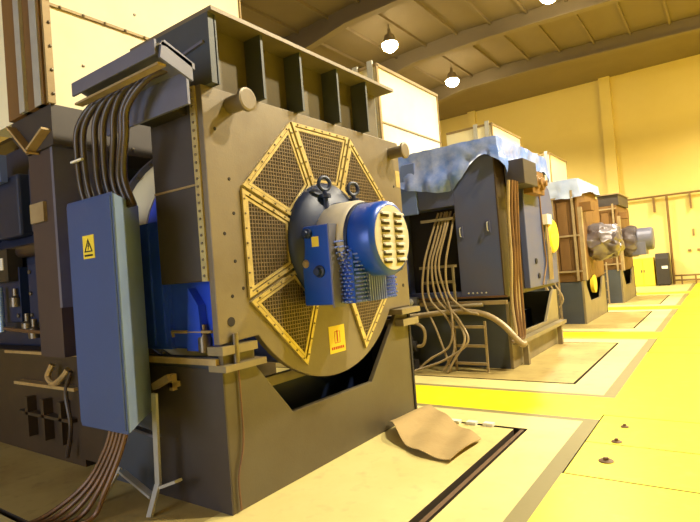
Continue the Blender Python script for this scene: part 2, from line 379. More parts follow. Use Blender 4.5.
# ------------------------------------------------------------------ filter towers
def tower(y0, near):
    x1 = -4.45; x0 = -5.65; y1 = y0+2.25
    n = ['nearest cream insulated filter box above the first engine, brightly lit', 'cream insulated filter box behind the long steel beam, second in the row',
         'small far cream box peeking above the blue plastic sheet', 'farthest cream box just right of the blue sheeted enclosure'][near]
    t = thing('filter_box', n, 'filter box', (x1-.6, y0+1.1, 0), 'cream filter boxes along the engine row')
    MB().box(x0, x1, y0, y1, 3.2, 5.0).build('box_body', M_CREAM, t)
    mb = MB(); mb.use(M_SEAM)
    for z in (4.05,):
        mb.box(x1, x1+.02, y0, y1, z-.012, z+.012)
    mb.box(x1, x1+.03, y0-.03, y0+.03, 3.2, 5.0); mb.box(x1, x1+.02, y1-.02, y1, 3.2, 5.0)
    mb.box(x0, x1+.03, y0-.02, y1, 4.97, 5.02)
    if near == 0:
        mb.use(M_BOLT)
        for k in range(9): mb.lathe((x1+.03, y0+.012, 3.28+k*.2), 'x', [(0, .014), (.012, .012), (.018, 0)], 8)
        for k in range(11): mb.lathe((x1+.02, y0+.12+k*.2, 4.05), 'x', [(0, .013), (.012, .011), (.018, 0)], 8)
        for a, b in ((.3, 3.6), (.55, 3.55), (.85, 3.7), (.85, 3.85), (.84, 4.25), (1.3, 3.6), (1.5, 4.3), (.4, 4.4), (1.7, 4.5)):
            mb.lathe((x1, y0+a, b), 'x', [(0, .014), (.008, .012), (.012, 0)], 8)
    mb.build('edge_strip', M_SEAM, t)
    # corner casings on the side toward the aisle
    if near == 0:
        MB().box(-4.62, -4.50, y0-.05, y0, 3.2, 5.0).build('corner_post', M_STRUT, t)
        MB().box(-4.86, -4.76, y0-.07, y0, 3.2, 4.6).build('corner_post', M_STRUT, t)
        MB().box(-5.15, -4.47, y0-.04, y0, 3.2, 5.0).build('shaded_side', M_BRPANEL, t)  # brown sheet paints the shade on this side of the box
    else:
        mb = MB(); mb.box(-4.6, -4.5, y0-.04, y0, 3.2, 5.08); mb.box(-4.9, -4.8, y0-.04, y0, 3.2, 5.06); mb.build('corner_post', M_STRUT, t)
    # transition below
    mb = MB(); mb.use(M_PLATE2).prism([(-4.45, 3.2), (-5.2, 3.2), (-5.2, 3.05), (-4.95, 2.86), (-4.45, 2.86)], 'y', y0, y1); mb.use(M_BOLT)
    for k in range(8): mb.lathe((x1, y0+.2+k*.26, 2.92), 'x', [(0, .016), (.015, .014), (.02, 0)], 8)
    for k in range(5): mb.lathe((x1, y0+.3+k*.4, 3.13), 'x', [(0, .016), (.015, .014), (.02, 0)], 8)
    mb.build('transition_duct', M_PLATE2, t)
    MB().box(-4.98, -4.56, y0+.03, y0+.42, 1.08, 2.86).build('lower_casing', M_BROWN, t)
    MB().box(-4.56, -4.52, y0+.02, y0+.42, 1.5, 2.88).build('side_panel', M_LAV, t)
    if near == 0:
        mb = MB(); 
        mb.bar((-5.12, y0-.03, 3.14), (-4.76, y0-.03, 2.84), .02, .1, (0,1,0)); mb.bar((-4.80, y0-.03, 2.86), (-4.48, y0-.03, 2.99), .02, .09, (0,1,0))
        mb.build('flange_strip', M_BEIGESTRIP, t)
        MB().box(-4.95, -4.7, y0+.0, y0+.03, 2.25, 2.42).build('label_plate', M_TAN, t)
for k in range(4): tower(2.13+PER*k, k)

# ------------------------------------------------------------------ engine skids and engines
def engine(k):
    y0 = 2.55+PER*k; w = 2.3
    lab = ['dark blue diesel engine in shadow at the left of the picture', 'dark blue engine behind the blue grey enclosure', 'dark engine far down the row, third', 'dark engine far down the row, last'][k]
    t = thing('engine', lab, 'engine', (-8.5, y0+w/2, 1.07), 'engines in the row')
    mb = MB(); mb.prism([(y0+.1, 1.07), (y0+w-.1, 1.07), (y0+w-.1, 2.2), (y0+w-.5, 2.75), (y0+.5, 2.75), (y0+.1, 2.2)], 'x', -11.8, -5.25); mb.build('engine_block', M_NAVY, t, bevel=.02)
    MB().box(-11.6, -5.7, y0+.3, y0+w-.3, 2.75, 3.42).build('added_top_block', M_NAVY, t, bevel=.03)  # dark box added to cover the brightly lit wall behind the engine
    if k: return
    for i in range(7):
        x = -5.75-i*.85
        mb = MB(); mb.use(M_BLUED).box(x-.32, x+.32, y0+.0, y0+.1, 1.35, 1.95); mb.use(M_BOLT)
        for a in (-.26, .26):
            for b in (1.42, 1.65, 1.88): mb.lathe((x+a, y0, b), (0, -1, 0), [(0, .025), (.02, .022), (.025, 0)], 8)
        mb.build('crankcase_door', M_BLUED, t, bevel=.004)
        MB().box(x-.3, x+.3, y0+.05, y0+.5, 2.3, 3.0).build('cylinder_head', M_NAVY, t, bevel=.03)
    MB().cyl((-11.6, y0+.05, 2.12), (-5.3, y0+.05, 2.12), .07, 14).build('fuel_rail', M_RUBBER, t)
    MB().cyl((-6.6, y0-.08, 1.25), (-6.6, y0-.08, 1.75), .035, 12).build('oil_pipe', mat('pipe_gleam_blue', (150, 180, 226), .25, .3), t)  # pale blue colour stands for the gleam on the pipe
    MB().box(-6.75, -6.3, y0-.1, y0+.05, 1.8, 2.15).build('control_box', M_BLACK, t)
    MB().box(-6.5, -6.4, y0-.11, y0-.1, 1.93, 2.06).build('tag', M_WHITE, t)
    MB().box(-7.0, -6.46, y0-.05, y0+.02, 2.92, 3.22).build('panel', M_G2L, t)
    for i, (x, z) in enumerate(((-6.35, 1.62), (-6.1, 1.34), (-5.95, 1.28), (-5.55, 1.25))):
        MB().lathe((x, y0-.02, z-.1), 'z', [(0, .06), (.1, .06), (.12, .03), (.2, .03)], 12).build('valve', M_BOLT, t)
    MB().tube([(-6.9, y0-.05, 1.3), (-6.2, y0-.08, 1.27), (-5.6, y0-.05, 1.24), (-5.0, y0-.05, 1.22)], .02, 8).build('small_pipe', M_RUST, t)
    MB().box(-5.6, -5.0, y0+.0, y0+.5, 1.07, 1.75).build('end_casing', M_BLUED, t, bevel=.02)
for k in range(4): engine(k)
def skid(k):
    y0 = 2.44+PER*k
    lab = ['oily brown steel skid under the dark blue engine at left', 'grey skid of the second engine', 'skid of the third engine', 'skid of the last engine'][k]
    t = thing('engine_skid', lab, 'skid', (-8, y0+1.3, 0), 'engine skids')
    MB().box(-12, -4.95, y0+.03, y0+2.6, 0, 1.0).build('skid_body', M_SKID, t)
    MB().box(-12, -4.95, y0-.02, y0+2.62, 1.0, 1.07).build('top_flange', M_SKID, t)
    MB().box(-4.95, -4.42, y0-.02, y0+.1, .1, 1.05).build('side_rail', M_SKID, t)
    if k: return
    MB().box(-6.4, -4.4, y0-.035, y0-.02, 1.035, 1.062).build('lit_edge', M_EDGE, t)  # bright strip paints the light caught by the top edge
    MB().box(-6.15, -4.9, y0-.06, y0+.03, .72, .75).build('lit_edge', M_EDGE, t)  # same painted light on the lower rail
    MB().box(-6.1, -5.0, y0-.06, y0+.03, .42, .45).build('lower_ledge', M_SKID, t)
    for x in (-5.9, -5.55, -5.2): MB().box(x-.03, x+.03, y0-.06, y0+.03, .2, .6).build('bracket', M_SKID, t)
    MB().tube([(-5.3, y0-.05, .95), (-5.34, y0-.08, .84), (-5.22, y0-.08, .78), (-5.05, y0-.07, .86), (-4.98, y0-.06, .92)], .028, 8).build('hook', M_EDGE, t)
    MB().tube([(-4.95, y0-.05, .9), (-5.05, y0-.06, .7), (-5.0, y0-.06, .4), (-5.1, y0-.06, .1)], .02, 8).build('hose', M_RUBBER, t)
for k in range(4): skid(k)
# far-left platform railing
t = thing('platform_railing', 'yellow lit railing of a raised platform at the far left edge', 'railing', (-13.5, 5.5, 0))
for z in (5.7, 6.2, 6.7): MB().tube([(-15.0, 5.2, z), (-12.2, 5.2, z)], .03, 8, 0).build('rail', M_EDGE, t)
for x in (-14.8, -13.8, -12.8): MB().cyl((x, 5.2, 5.2), (x, 5.2, 6.7), .034, 8).build('post', M_EDGE, t)
MB().box(-15.2, -12.1, 5.15, 5.9, 5.12, 5.2).build('deck_plate', M_SKID, t)
for x in (-15.1, -13.3): MB().box(x-.06, x+.06, 5.5, 5.62, 0, 5.12).build('leg', M_SKID, t)

# ------------------------------------------------------------------ generator base with yoke
def base(g, xf, y0, y1, top, mface, mside, lab, near=False, depth=1.0, tagc=None):
    w = (y1-y0)/2.63
    Y = lambda v: y0+(v-2.42)*w
    s = top/1.12
    pts = [(Y(2.42), 0), (Y(5.05), 0), (Y(5.05), 1.10*s), (Y(4.77), 1.12*s), (Y(4.23), .53*s), (Y(3.09), .54*s), (Y(2.72), .98*s), (Y(2.72), 1.1*s), (Y(2.42), 1.1*s)]
    t = MB().prism(pts, 'x', xf-.05, xf).build('pedestal', mface, g, bevel=.006); t['label'] = lab
    mb = MB(); mb.box(xf-depth-.5, xf-.05, y0, y0+.05, 0, 1.08*s); mb.build('side_plate', mside, t)
    mb = MB(); mb.box(xf-depth-.5, xf-.05, y1-.05, y1, 0, 1.08*s); mb.build('side_plate', mside, t)
    mb = MB(); mb.box(xf-.55, xf-.5, y0+.05, y1-.05, 0, .72*s); mb.build('inner_plate', M_BLUED, t)
    MB().box(xf-.3, xf-.24, Y(2.7), Y(3.6), .72*s, .80*s).build('cross_bar', M_BEIGE, t)
    MB().box(xf, xf+.012, y1-.035, y1, 0, 1.1*s).build('edge_flange', M_HOLE if near else M_PLATE2, t)
    if near:
        MB().box(xf-.85, xf-.0, y0-.012, y0, .0, 1.0).build('seam_cover', M_PLATE2, t)
        MB().box(xf-depth-.5, xf-.04, y0-.03, y0, 1.03, 1.075).build('lit_edge', M_EDGE, t)  # pale strip standing for light along the pedestal's top edge
        mb = MB(); mb.bar((xf-.70, y0-.08, .86), (xf-.5, y0-.08, .94), .05, .05); mb.bar((xf-.5, y0-.06, .96), (xf-.5, y0-.06, .84), .04, .04)
        mb.box(xf-.52, xf-.48, y0-.08, y0, .86, .9); mb.build('small_bracket', M_TAN, t)
        MB().box(xf-.12, xf+.04, y0-.03, y0+.30, 1.10, 1.16).build('foot_lug', M_BEIGE, t)
        MB().box(xf-.12, xf+.06, y0-.03, y0+.36, .985, 1.03).build('foot_lug', M_BEIGE, t)
        MB().box(xf-.12, xf+.12, y1-.34, y1+.05, 1.125, 1.18).build('foot_lug', M_BEIGE, t)
        MB().box(xf-.12, xf+.10, y1-.30, y1+.03, 1.00, 1.07).build('foot_lug', M_BEIGE, t)
        MB().cyl((xf+.03, y0+.1, 1.0), (xf+.03, y0+.1, 1.24), .022, 10).build('bolt', M_BOLT, t)
        MB().tube([(xf+.015, y0+.12, 1.1), (xf+.02, y0+.12, .7), (xf+.02, y0+.11, .45), (xf+.02, y0+.05, .25), (xf+.02, y0+.05, .02)], .008, 6).build('earth_wire', M_RUST, t)
    return t

# ------------------------------------------------------------------ nearest generator
CY, CZ, FX = 3.72, 1.88, -2.88
g1 = thing('generator', 'nearest grey generator with octagonal screen panels and blue exciter motor', 'generator', (-3.4, CY, 0))
base(g1, -2.88, 2.42, 5.05, 1.12, M_BASE, M_SLATE, 'grey yoke shaped steel pedestal', True)
R = 1.17; pts = [(2.40, 1.17), (2.40, 3.0), (5.10, 3.0), (5.10, 1.19)]
a0 = math.asin((1.19-CZ)/R)
for i in range(33):
    a = a0-(PI+2*a0)*i/32
    pts.append((CY+R*math.cos(a), CZ+R*math.sin(a)))
MB().prism(pts, 'x', FX-.06, FX).build('end_plate', M_PLATE, g1, bevel=.006)
def octp(rad, k): a = math.radians(22.5+45*k); return Vector((CY+rad*math.cos(a), CZ+rad*math.sin(a)))
def inset(poly, d):
    n = len(poly); out = []
    for i in range(n):
        p0, p1, p2 = poly[i-1], poly[i], poly[(i+1)%n]
        e1 = (p1-p0).normalized(); e2 = (p2-p1).normalized()
        n1 = Vector((-e1.y, e1.x)); n2 = Vector((-e2.y, e2.x))
        b = (n1+n2).normalized(); out.append(p1+b*(d/max(.2, b.dot(n1))))
    return out
def clipline(poly, p, d):
    """segment of the line p+t*d inside a convex CCW polygon"""
    t0, t1 = -9, 9
    for i in range(len(poly)):
        a, b = poly[i], poly[(i+1)%len(poly)]; e = b-a; n = Vector((-e.y, e.x))
        den = n.dot(d); num = n.dot(a-p)
        if abs(den) < 1e-9:
            if n.dot(p-a) < 0: return None
            continue
        t = num/den
        if den > 0: t0 = max(t0, t)
        else: t1 = min(t1, t)
    return (t0, t1) if t1 > t0 else None
names = ['right', 'upper right', 'top', 'upper left', 'left', 'lower left', 'bottom', 'lower right']
for k in range(8):
    if k == 6: continue          # blank steel sector carries the number sticker
    poly = [octp(1.12, k-1), octp(1.12, k), octp(.53, k), octp(.53, k-1)]
    poly = inset(poly, .014)
    o2 = inset(poly, .028); o3 = inset(poly, .036); o4 = inset(poly, .058)
    mb = MB(); mb.use(M_FRAME); mb.ringprism(poly, o2, 'x', FX, FX+.022); mb.ringprism(o3, o4, 'x', FX, FX+.014)
    mb.use(M_BOLT); mid = inset(poly, .014)
    for i in range(4):
        a, b = mid[i], mid[(i+1)%4]; L_ = (b-a).length; n = max(2, int(L_/.11))
        for j in range(n):
            q = a.lerp(b, (j+.5)/n); mb.lathe((FX+.022, q.x, q.y), 'x', [(0, .009), (.006, .008), (.008, 0)], 6)
    fr = mb.build('grille_frame', M_FRAME, g1)
    mb = MB(); mb.prism(o2, 'x', FX+.0005, FX+.003); mb.build('screen_backing', M_DARKMESH, fr)
    mb = MB(); st = .030; i5 = o4
    for hv in (0, 1):
        for i in range(-60, 60):
            p = Vector((CY, CZ+i*st)) if hv == 0 else Vector((CY+i*st, CZ)); d = Vector((1, 0)) if hv == 0 else Vector((0, 1))
            c = clipline(i5, p, d)
            if c and c[1]-c[0] > .01:
                A = p+d*c[0]; B = p+d*c[1]; h = .0032
                mb.box(FX+.005, FX+.011, min(A.x, B.x)-(h if hv else 0), max(A.x, B.x)+(h if hv else 0), min(A.y, B.y)-(0 if hv else h), max(A.y, B.y)+(0 if hv else h))
    mb.build('wire_screen', M_WIRE, fr)
# cooler housing behind the plate (left flank) and frame strip with bolts
MB().box(-3.50, FX-.06, 2.40, 5.05, 1.62, 3.0).build('housing', M_PLATE2, g1, bevel=.012)
mb = MB(); mb.use(M_FRAME).box(FX-.115, FX-.055, 2.385, 2.40, 1.62, 3.0); mb.use(M_BOLT)
for i in range(24): mb.lathe((FX-.085, 2.385, 1.66+i*.057), (0, -1, 0), [(0, .011), (.008, .009), (.01, 0)], 6)
mb.build('edge_strip', M_FRAME, g1)
MB().box(-3.49, -3.0, 2.392, 2.40, 2.30, 2.315).build('seam_strip', M_SEAM, g1)
# plate bolts, holes and stains stay small
mb = MB()
for y, z in ((2.62, 2.1), (2.60, 1.75), (2.55, 1.5), (2.66, 1.55), (2.5, 2.7), (2.6, 2.35), (4.95, 2.5), (4.98, 1.6), (2.52, 1.95)): mb.lathe((FX, y, z), 'x', [(0, .014), (.004, .012), (.005, 0)], 8)
mb.build('plate_bolt', M_HOLE, g1)['kind'] = 'stuff'
MB().lathe((FX, 2.52, 1.32), 'x', [(0, .035), (.004, .034), (.005, 0)], 16).build('lug_hole', M_HOLE, g1)
MB().lathe((FX, 4.98, 1.42), 'x', [(0, .02), (.004, .019), (.005, 0)], 12).build('lug_hole', M_HOLE, g1)
# lifting pins
for y, z in ((2.66, 2.90), (4.93, 2.86)):
    MB().lathe((FX, y, z), 'x', [(0, .062), (.16, .062), (.165, .085), (.19, .085), (.195, .07)], 24).build('lifting_pin', M_PLATE, g1)
MB().box(FX, FX+.004, 5.0, 5.09, 2.5, 2.68).build('paper_tag', M_FRAME, g1)
# top beam with ribs
mb = MB(); mb.box(-3.5, -2.98, 2.50, 4.86, 3.0, 3.50); mb.build('beam_web', M_BASE, g1)
mb = MB(); mb.box(-3.75, -2.76, 2.44, 4.90, 3.50, 3.53); mb.build('beam_flange', M_PLATE, g1)
for y in (2.50, 2.96, 3.42, 3.94, 4.42):
    MB().box(-2.98, -2.80, y-.012, y+.012, 3.0, 3.50).build('rib', M_SLATE, g1)
MB().box(-3.5, -2.80, 2.44, 2.50, 3.0, 3.50).build('end_rib', M_SLATE, g1)
MB().bar((-3.52, 2.43, 3.22), (-2.85, 2.43, 3.30), .02, .02).build('edge_pipe', M_LAV, g1)
# stator body
mb = MB(); mb.lathe((-4.12, CY, CZ), 'x', [(0, .95), (.03, 1.05), (.9, 1.08), (1.15, 1.08)], 48); mb.build('stator_body', M_BLUE2, g1)
mb = MB(); mb.box(-4.35, -3.52, 2.47, 2.62, 1.12, 2.12)
for i in range(6): mb.box(-4.3+i*.14, -4.27+i*.14, 2.455, 2.47, 1.15, 2.1)
mb.build('side_cover', M_BLUE2, g1)
mb = MB(); mb.box(-4.1, -3.0, 2.50, 2.75, 1.12, 1.64); mb.build('stator_foot', M_BLUE2, g1, bevel=.02)
mb = MB(); mb.box(-4.1, -3.0, 4.7, 4.95, 1.12, 1.64); mb.build('stator_foot', M_BLUE2, g1, bevel=.02)
MB().prism([(-3.28, 1.12), (-3.10, 1.12), (-3.12, 1.45), (-3.22, 1.58)], 'y', 2.43, 2.50).build('gusset', M_BLUE2, g1)
MB().tube([(-3.46, 2.45, 1.22), (-3.46, 2.44, 1.26), (-3.0, 2.44, 1.26)], .012, 6, 0).build('conduit', M_TAN, g1)
MB().lathe((-3.12, 2.47, 1.11), 'z', [(0, .05), (.1, .05), (.14, .025), (.2, .025)], 12).build('drain_valve', M_BOLT, g1)
mb = MB(); mb.lathe((-4.40, CY, CZ), 'x', [(0, .9), (.02, 1.14), (.2, 1.13), (.29, 1.05)], 48); mb.build('bell_housing', M_CREAM, g1)
mb = MB(); mb.use(M_LAV).lathe((-4.41, CY, CZ), 'x', [(0, 1.19), (.04, 1.19)], 48); mb.use(M_BOLT)
for i in range(36):
    a = 2*PI*i/36; mb.lathe((-4.37, CY+1.165*math.cos(a), CZ+1.165*math.sin(a)), 'x', [(0, .018), (.02, .016), (.025, 0)], 8)
mb.build('bolted_ring', M_LAV, g1)
# number sticker
st = MB().box(FX, FX+.003, 3.615, 3.845, .90, 1.14).build('number_sticker', M_YEL, g1); st['label'] = 'yellow sticker with a red 1'
mb = MB(); text_mb(mb, '1', .15, (FX+.003, 3.73, 1.04), (0, 1, 0), (0, 0, 1), .002); 
mb.ringprism([Vector((3.69, .985)), Vector((3.77, .985)), Vector((3.77, 1.09)), Vector((3.69, 1.09))], [Vector((3.695, .99)), Vector((3.765, .99)), Vector((3.765, 1.085)), Vector((3.695, 1.085))], 'x', FX+.003, FX+.0045)
mb.build('red_numeral', M_RED, st)
mb = MB()
for i in range(7): mb.box(FX+.003, FX+.0045, 3.64+i*.027, 3.64+i*.027+.019, .93, .955)
mb.build('printed_line', M_RED, st)
# exciter motor
MY, MZ = 3.66, 1.86
ex = MB().use(M_BLUED).lathe((FX, MY+.03, CZ), 'x', [(0, .53), (.05, .53), (.09, .50), (.16, .40), (.18, .34)], 48)
mb = ex
for i in range(12):
    a = 2*PI*(i+.5)/12; mb.lathe((FX+.06, MY+.03+.47*math.cos(a), CZ+.47*math.sin(a)), 'x', [(0, .022), (.03, .022), (.034, 0)], 8)
mb.build('exciter_flange', M_BLUED, g1)
MB().lathe((FX+.15, MY, MZ), 'x', [(0, .33), (.02, .345), (.26, .345), (.29, .32), (.32, .28)], 40).build('motor_body', M_PALEM, g1)
mo = MB().box(FX+.10, FX+.50, 3.36, 3.98, 1.36, 1.84).build('cooling_block', M_BLUE, g1)
mb = MB()
for i in range(8): mb.box(FX+.50, FX+.53, 3.53+i*.034, 3.53+i*.034+.012, 1.36, 1.80)
mb.build('cooling_fin', M_PINS, mo)
mb = MB(); mb.use(M_PINS)
for j in range(15):
    z = 1.375+j*.031
    for i in range(4):
        for y0_ in (3.375, 3.815):
            y = y0_+i*.038+(j%2)*.018
            if y < 3.97: mb.lathe((FX+.50, y, z), 'x', [(0, .010), (.04, .007), (.043, 0)], 6)
    for i in range(3): mb.lathe((FX+.385+i*.04+(j%2)*.018, 3.36, z), (0, -1, 0), [(0, .010), (.035, .007), (.037, 0)], 6)
for i in range(13):
    a = math.radians(-95-i*7.0)
    for j in range(2): 
        y = MY+(.335+.0*j)*math.cos(a); z = MZ+.335*math.sin(a)
        mb.lathe((FX+.40+j*.045, y, z), (0, math.cos(a), math.sin(a)), [(0, .010), (.05, .008), (.052, 0)], 6)
mb.build('pin_field', M_PINS, mo)['kind'] = 'stuff'
fc = MB().lathe((FX+.45, MY, MZ), 'x', [(0, .300), (.01, .308), (.21, .305), (.235, .295), (.25, .27)], 48).build('fan_cowl', M_BLUE, g1, bevel=0)
mb = MB(); mb.lathe((FX+.45, MY, MZ), 'x', [(-.015, .30), (-.01, .322), (.015, .322), (.018, .30)], 48); mb.build('cowl_rim', M_BLUED, fc)
mb = MB(); mb.use(M_PALEM).lathe((FX+.70, MY, MZ), 'x', [(-.012, .272), (.004, .262), (.006, .0)], 48)
for c in (-1, 1):
    for j in range(7):
        z = MZ+.185-j*.062; y = MY+c*.10; w = .062
        mb.use(M_DARKMESH).box(FX+.7055, FX+.7075, y-w, y+w, z-.022, z+.010)
        mb.use(M_PALEM).prism([(FX+.706, z+.022), (FX+.730, z+.010), (FX+.732, z-.004), (FX+.726, z-.002), (FX+.706, z+.008)], 'y', y-w, y+w)
mb.build('cowl_end', M_PALEM, fc)
tb = MB().box(FX+.08, FX+.37, 3.24, 3.38, 1.36, 2.0).build('terminal_box', M_BLUE, g1, bevel=.012)
MB().box(FX+.20, FX+.27, 3.236, 3.24, 1.83, 1.91).build('yellow_label', M_YEL, tb)
MB().lathe((FX+.17, 3.24, 1.94), (0, -1, 0), [(0, .04), (.03, .04), (.04, .025), (.06, .025)], 12).build('cable_gland', M_BLUED, tb)
MB().lathe((FX+.26, 3.24, 1.63), (0, -1, 0), [(0, .05), (.012, .05), (.02, .03), (.05, .03)], 16).build('cable_gland', M_BLUED, tb)
MB().lathe((FX+.12, 3.30, 1.70), (0, -1, 0), [(0, .04), (.06, .035), (.08, .02)], 14).build('round_knob', M_TAN, tb)
MB().box(FX+.37, FX+.385, 3.235, 3.39, 1.34, 2.0).build('edge_flange', M_LAV, tb)
for yy, zz in ((3.50, 2.27), (3.92, 2.26)):
    mb = MB(); mb.torus((FX+.17, yy, zz+.10), (1, -.35, 0), .055, .017, 20, 8); mb.cyl((FX+.17, yy, zz-.14), (FX+.17, yy, zz+.04), .03, 14, .02)
    mb.lathe((FX+.17, yy, zz-.02), 'z', [(0, .05), (.03, .05)], 14)
    mb.build('lifting_eye', M_BLUED, g1)
# small white lever left of the base foot
# ------------------------------------------------------------------ entry hood, cables and cabinet
hd = MB().prism([(1.98, 3.10), (2.02, 3.14), (2.24, 3.05), (2.24, 3.01), (2.03, 3.10)], 'x', -3.80, -2.73).build('cable_hood', M_LAV, g1); hd['label'] = 'slanted lavender grey cable hood'
MB().box(-3.78, -2.76, 1.965, 1.98, 3.045, 3.14).build('front_plate', M_LAV, hd)
MB().box(-3.78, -2.76, 1.98, 2.04, 2.985, 3.0).build('lip', M_TAN, hd)
MB().prism([(1.98, 3.02), (2.0, 3.13), (2.22, 3.05), (2.22, 2.93)], 'x', -2.75, -2.73).build('end_plate', M_LAV, hd)
MB().box(-3.80, -2.80, 2.22, 2.24, 2.80, 3.04).build('rear_plate', M_LAV, hd)
MB().box(-3.45, -3.05, 2.24, 2.40, 2.82, 2.98).build('neck', M_HOLE, hd)
cx = [(-4.03, -3.96, -3.74), (-3.93, -3.86, -3.65), (-3.78, -3.70, -3.52), (-3.67, -3.58, -3.40), (-3.58, -3.45, -3.30), (-3.50, -3.34, -3.14), (-3.44, -3.29, -3.04), ]
cl = ['leftmost thick cable from the blue cabinet to the hood', 'second thick cable from the left above the blue cabinet', 'third thick cable from the left above the cabinet', 'middle thick cable of the bundle above the cabinet',
      'third thick cable from the right above the cabinet', 'second thick cable from the right above the cabinet', 'rightmost thick cable from the cabinet to the hood']
for (a, b, c), lab in zip(cx, cl):
    dx = random.uniform(-.01, .01)
    mb = MB(); mb.tube([(a+.05, 2.15, 2.2), (a, 2.12, 2.42), (b-.02+dx, 2.08, 2.68), (b+.03, 2.07, 2.86), (c-.03, 2.10, 3.0), (c+.1, 2.18, 3.06)], .024, 10, 8)
    tag(mb.build('power_cable', M_RUBBER, None, (a, 2.15, 2.2)), lab, 'cable', 'power cables above the blue cabinet')
mb = MB(); mb.box(-4.0, -3.84, 2.03, 2.05, 2.60, 2.615); tag(mb.build('cable_tie', M_WHITE, None, (-3.92, 2.04, 2.6)), 'pale cable tie around the left cables above the cabinet', 'cable tie')
cb = thing('control_cabinet', 'tall blue grey control cabinet with yellow warning sign at left', 'cabinet', (-3.7, 2.1, .66))
A, B, C_, D = (-3.83, 1.9), (-3.24, 1.9), (-3.70, 2.38), (-4.25, 2.38)
MB().use(M_CAB).prism([A, B, C_, D], 'z', .66, 2.26).build('cabinet_body', M_CAB, cb, bevel=.008)
n = Vector((C_[1]-B[1], -(C_[0]-B[0]), 0)).normalized()
def wallq(P, Q, off, z0, z1, t0=.03, t1=.97):
    P = Vector((*P, 0)); Q = Vector((*Q, 0)); a = P.lerp(Q, t0); b = P.lerp(Q, t1); nn = Vector(((Q-P).y, -(Q-P).x, 0)).normalized()
    return [(a.x, a.y), (b.x, b.y), (b.x+nn.x*off, b.y+nn.y*off), (a.x+nn.x*off, a.y+nn.y*off)], z0, z1
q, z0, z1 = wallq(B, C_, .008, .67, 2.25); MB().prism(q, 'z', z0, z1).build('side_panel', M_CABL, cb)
q, z0, z1 = wallq(A, B, .01, .69, 2.235, .02, .98); door = MB().prism(q, 'z', z0, z1).build('door', M_CAB, cb)
sg = MB().box(-3.62, -3.475, 1.886, 1.89, 1.84, 2.0).build('warning_sign', M_YEL, cb); sg['label'] = 'yellow sign with black hazard triangle'
mb = MB(); V = Vector
mb.ringprism([V((-3.60, 1.885)), V((-3.495, 1.885)), V((-3.5475, 1.978))], [V((-3.586, 1.893)), V((-3.509, 1.893)), V((-3.5475, 1.962))], 'y', 1.883, 1.886)
mb.prism([(-3.545, 1.95), (-3.556, 1.922), (-3.546, 1.922), (-3.552, 1.898), (-3.536, 1.93), (-3.546, 1.93), (-3.538, 1.95)], 'y', 1.883, 1.886)
for i in range(6): mb.box(-3.6+i*.018, -3.6+i*.018+.013, 1.883, 1.886, 1.855, 1.868)
mb.build('hazard_mark', M_INK, sg)
# stand of galvanised strips
sd = thing('strut_stand', 'galvanised metal strip stand under the blue cabinet', 'stand', (-3.6, 2.2, 0))
MB().bar((-3.44, 2.24, .84), (-3.47, 2.24, .16), .02, .055, (1,0,0)).build('upright', M_STRUT, sd)
MB().bar((-3.47, 2.235, .18), (-3.42, 2.12, .0), .02, .05, (1,0,0)).build('foot', M_STRUT, sd)
MB().bar((-3.50, 2.25, .14), (-3.24, 2.25, .24), .02, .06, (0,1,0)).build('cross_strip', M_STRUT, sd)
MB().bar((-3.49, 2.2, .1), (-3.95, 2.24, .20), .02, .05, (0,1,0)).build('cross_strip', M_STRUT, sd)
MB().bar((-3.98, 2.25, .22), (-4.02, 2.1, .0), .02, .04, (1,0,0)).build('foot', M_STRUT, sd)
MB().bar((-3.46, 2.26, .52), (-3.95, 2.28, .56), .02, .05, (0,1,0)).build('cross_strip', M_LAV, sd)
ends = [(-4.10, 1.72), (-4.02, 1.77), (-3.93, 1.80), (-3.84, 1.84), (-3.74, 1.88)]
for i, (a, b) in enumerate(ends):
    s = -3.74+i*.05
    mb = MB(); mb.tube([(s, 2.1, .7), (s-.07, 2.05, .45), (s*.5+a*.5-.03, 1.95, .2), (a, b, .03), (a-.03, b-.25, .03), (a-.05, b-.7, .03)], .018, 8, 8)
    tag(mb.build('loose_cable', M_RUST, None, (s, 2.1, .03)), ['leftmost', 'second from the left of the', 'middle', 'second from the right of the', 'rightmost'][i]+' brown cables falling from under the cabinet to the floor', 'cable', 'brown cables under the cabinet')

# ------------------------------------------------------------------ cardboard on the floor
mb = MB(); nx, ny = 26, 16; G = []
P00, P10, P11, P01 = Vector((-2.98, 4.62)), Vector((-2.35, 3.95)), Vector((-1.88, 3.90)), Vector((-2.0, 4.75))
C0 = [Vector((-2.35, 3.85)), Vector((-1.90, 3.82)), Vector((-1.86, 4.42)), Vector((-2.70, 4.98))]
L0 = Vector((-2.86, 4.45))
def cpt(s, t):
    a = L0.lerp(Vector((-1.93, 3.86)), s); b = Vector((-2.68, 5.0)).lerp(Vector((-1.90, 4.45)), s)
    p = a.lerp(b, t)
    p.y -= .16*math.sin(PI*s)*(1-t)
    z = .02+.09*math.exp(-((s-.15)/.25)**2)*(1-t*.5)+.05*math.sin(s*7+t*2)**2*.6+.05*t*(1-s)
    return (p.x, p.y, z)
for w in (0, .006):
    G.append([[mb.bm.verts.new((lambda q: (q[0], q[1], q[2]+w))(cpt(i/nx, j/ny))) for j in range(ny+1)] for i in range(nx+1)])
for g in G:
    for i in range(nx):
        for j in range(ny):
            if i < 9 and j in (5, 11) and g is G[0] and False: continue
            mb._f([g[i][j], g[i+1][j], g[i+1][j+1], g[i][j+1]], True)
for i in range(nx):
    for j in (0, ny): mb._f([G[0][i][j], G[0][i+1][j], G[1][i+1][j], G[1][i][j]])
for j in range(ny):
    for i in (0, nx): mb._f([G[0][i][j], G[0][i][j+1], G[1][i][j+1], G[1][i][j]])
tag(mb.build('cardboard_sheet', M_CARD, None, (-2.3, 4.4, .02)), 'torn curling piece of brown cardboard on the floor beside the base', 'cardboard')
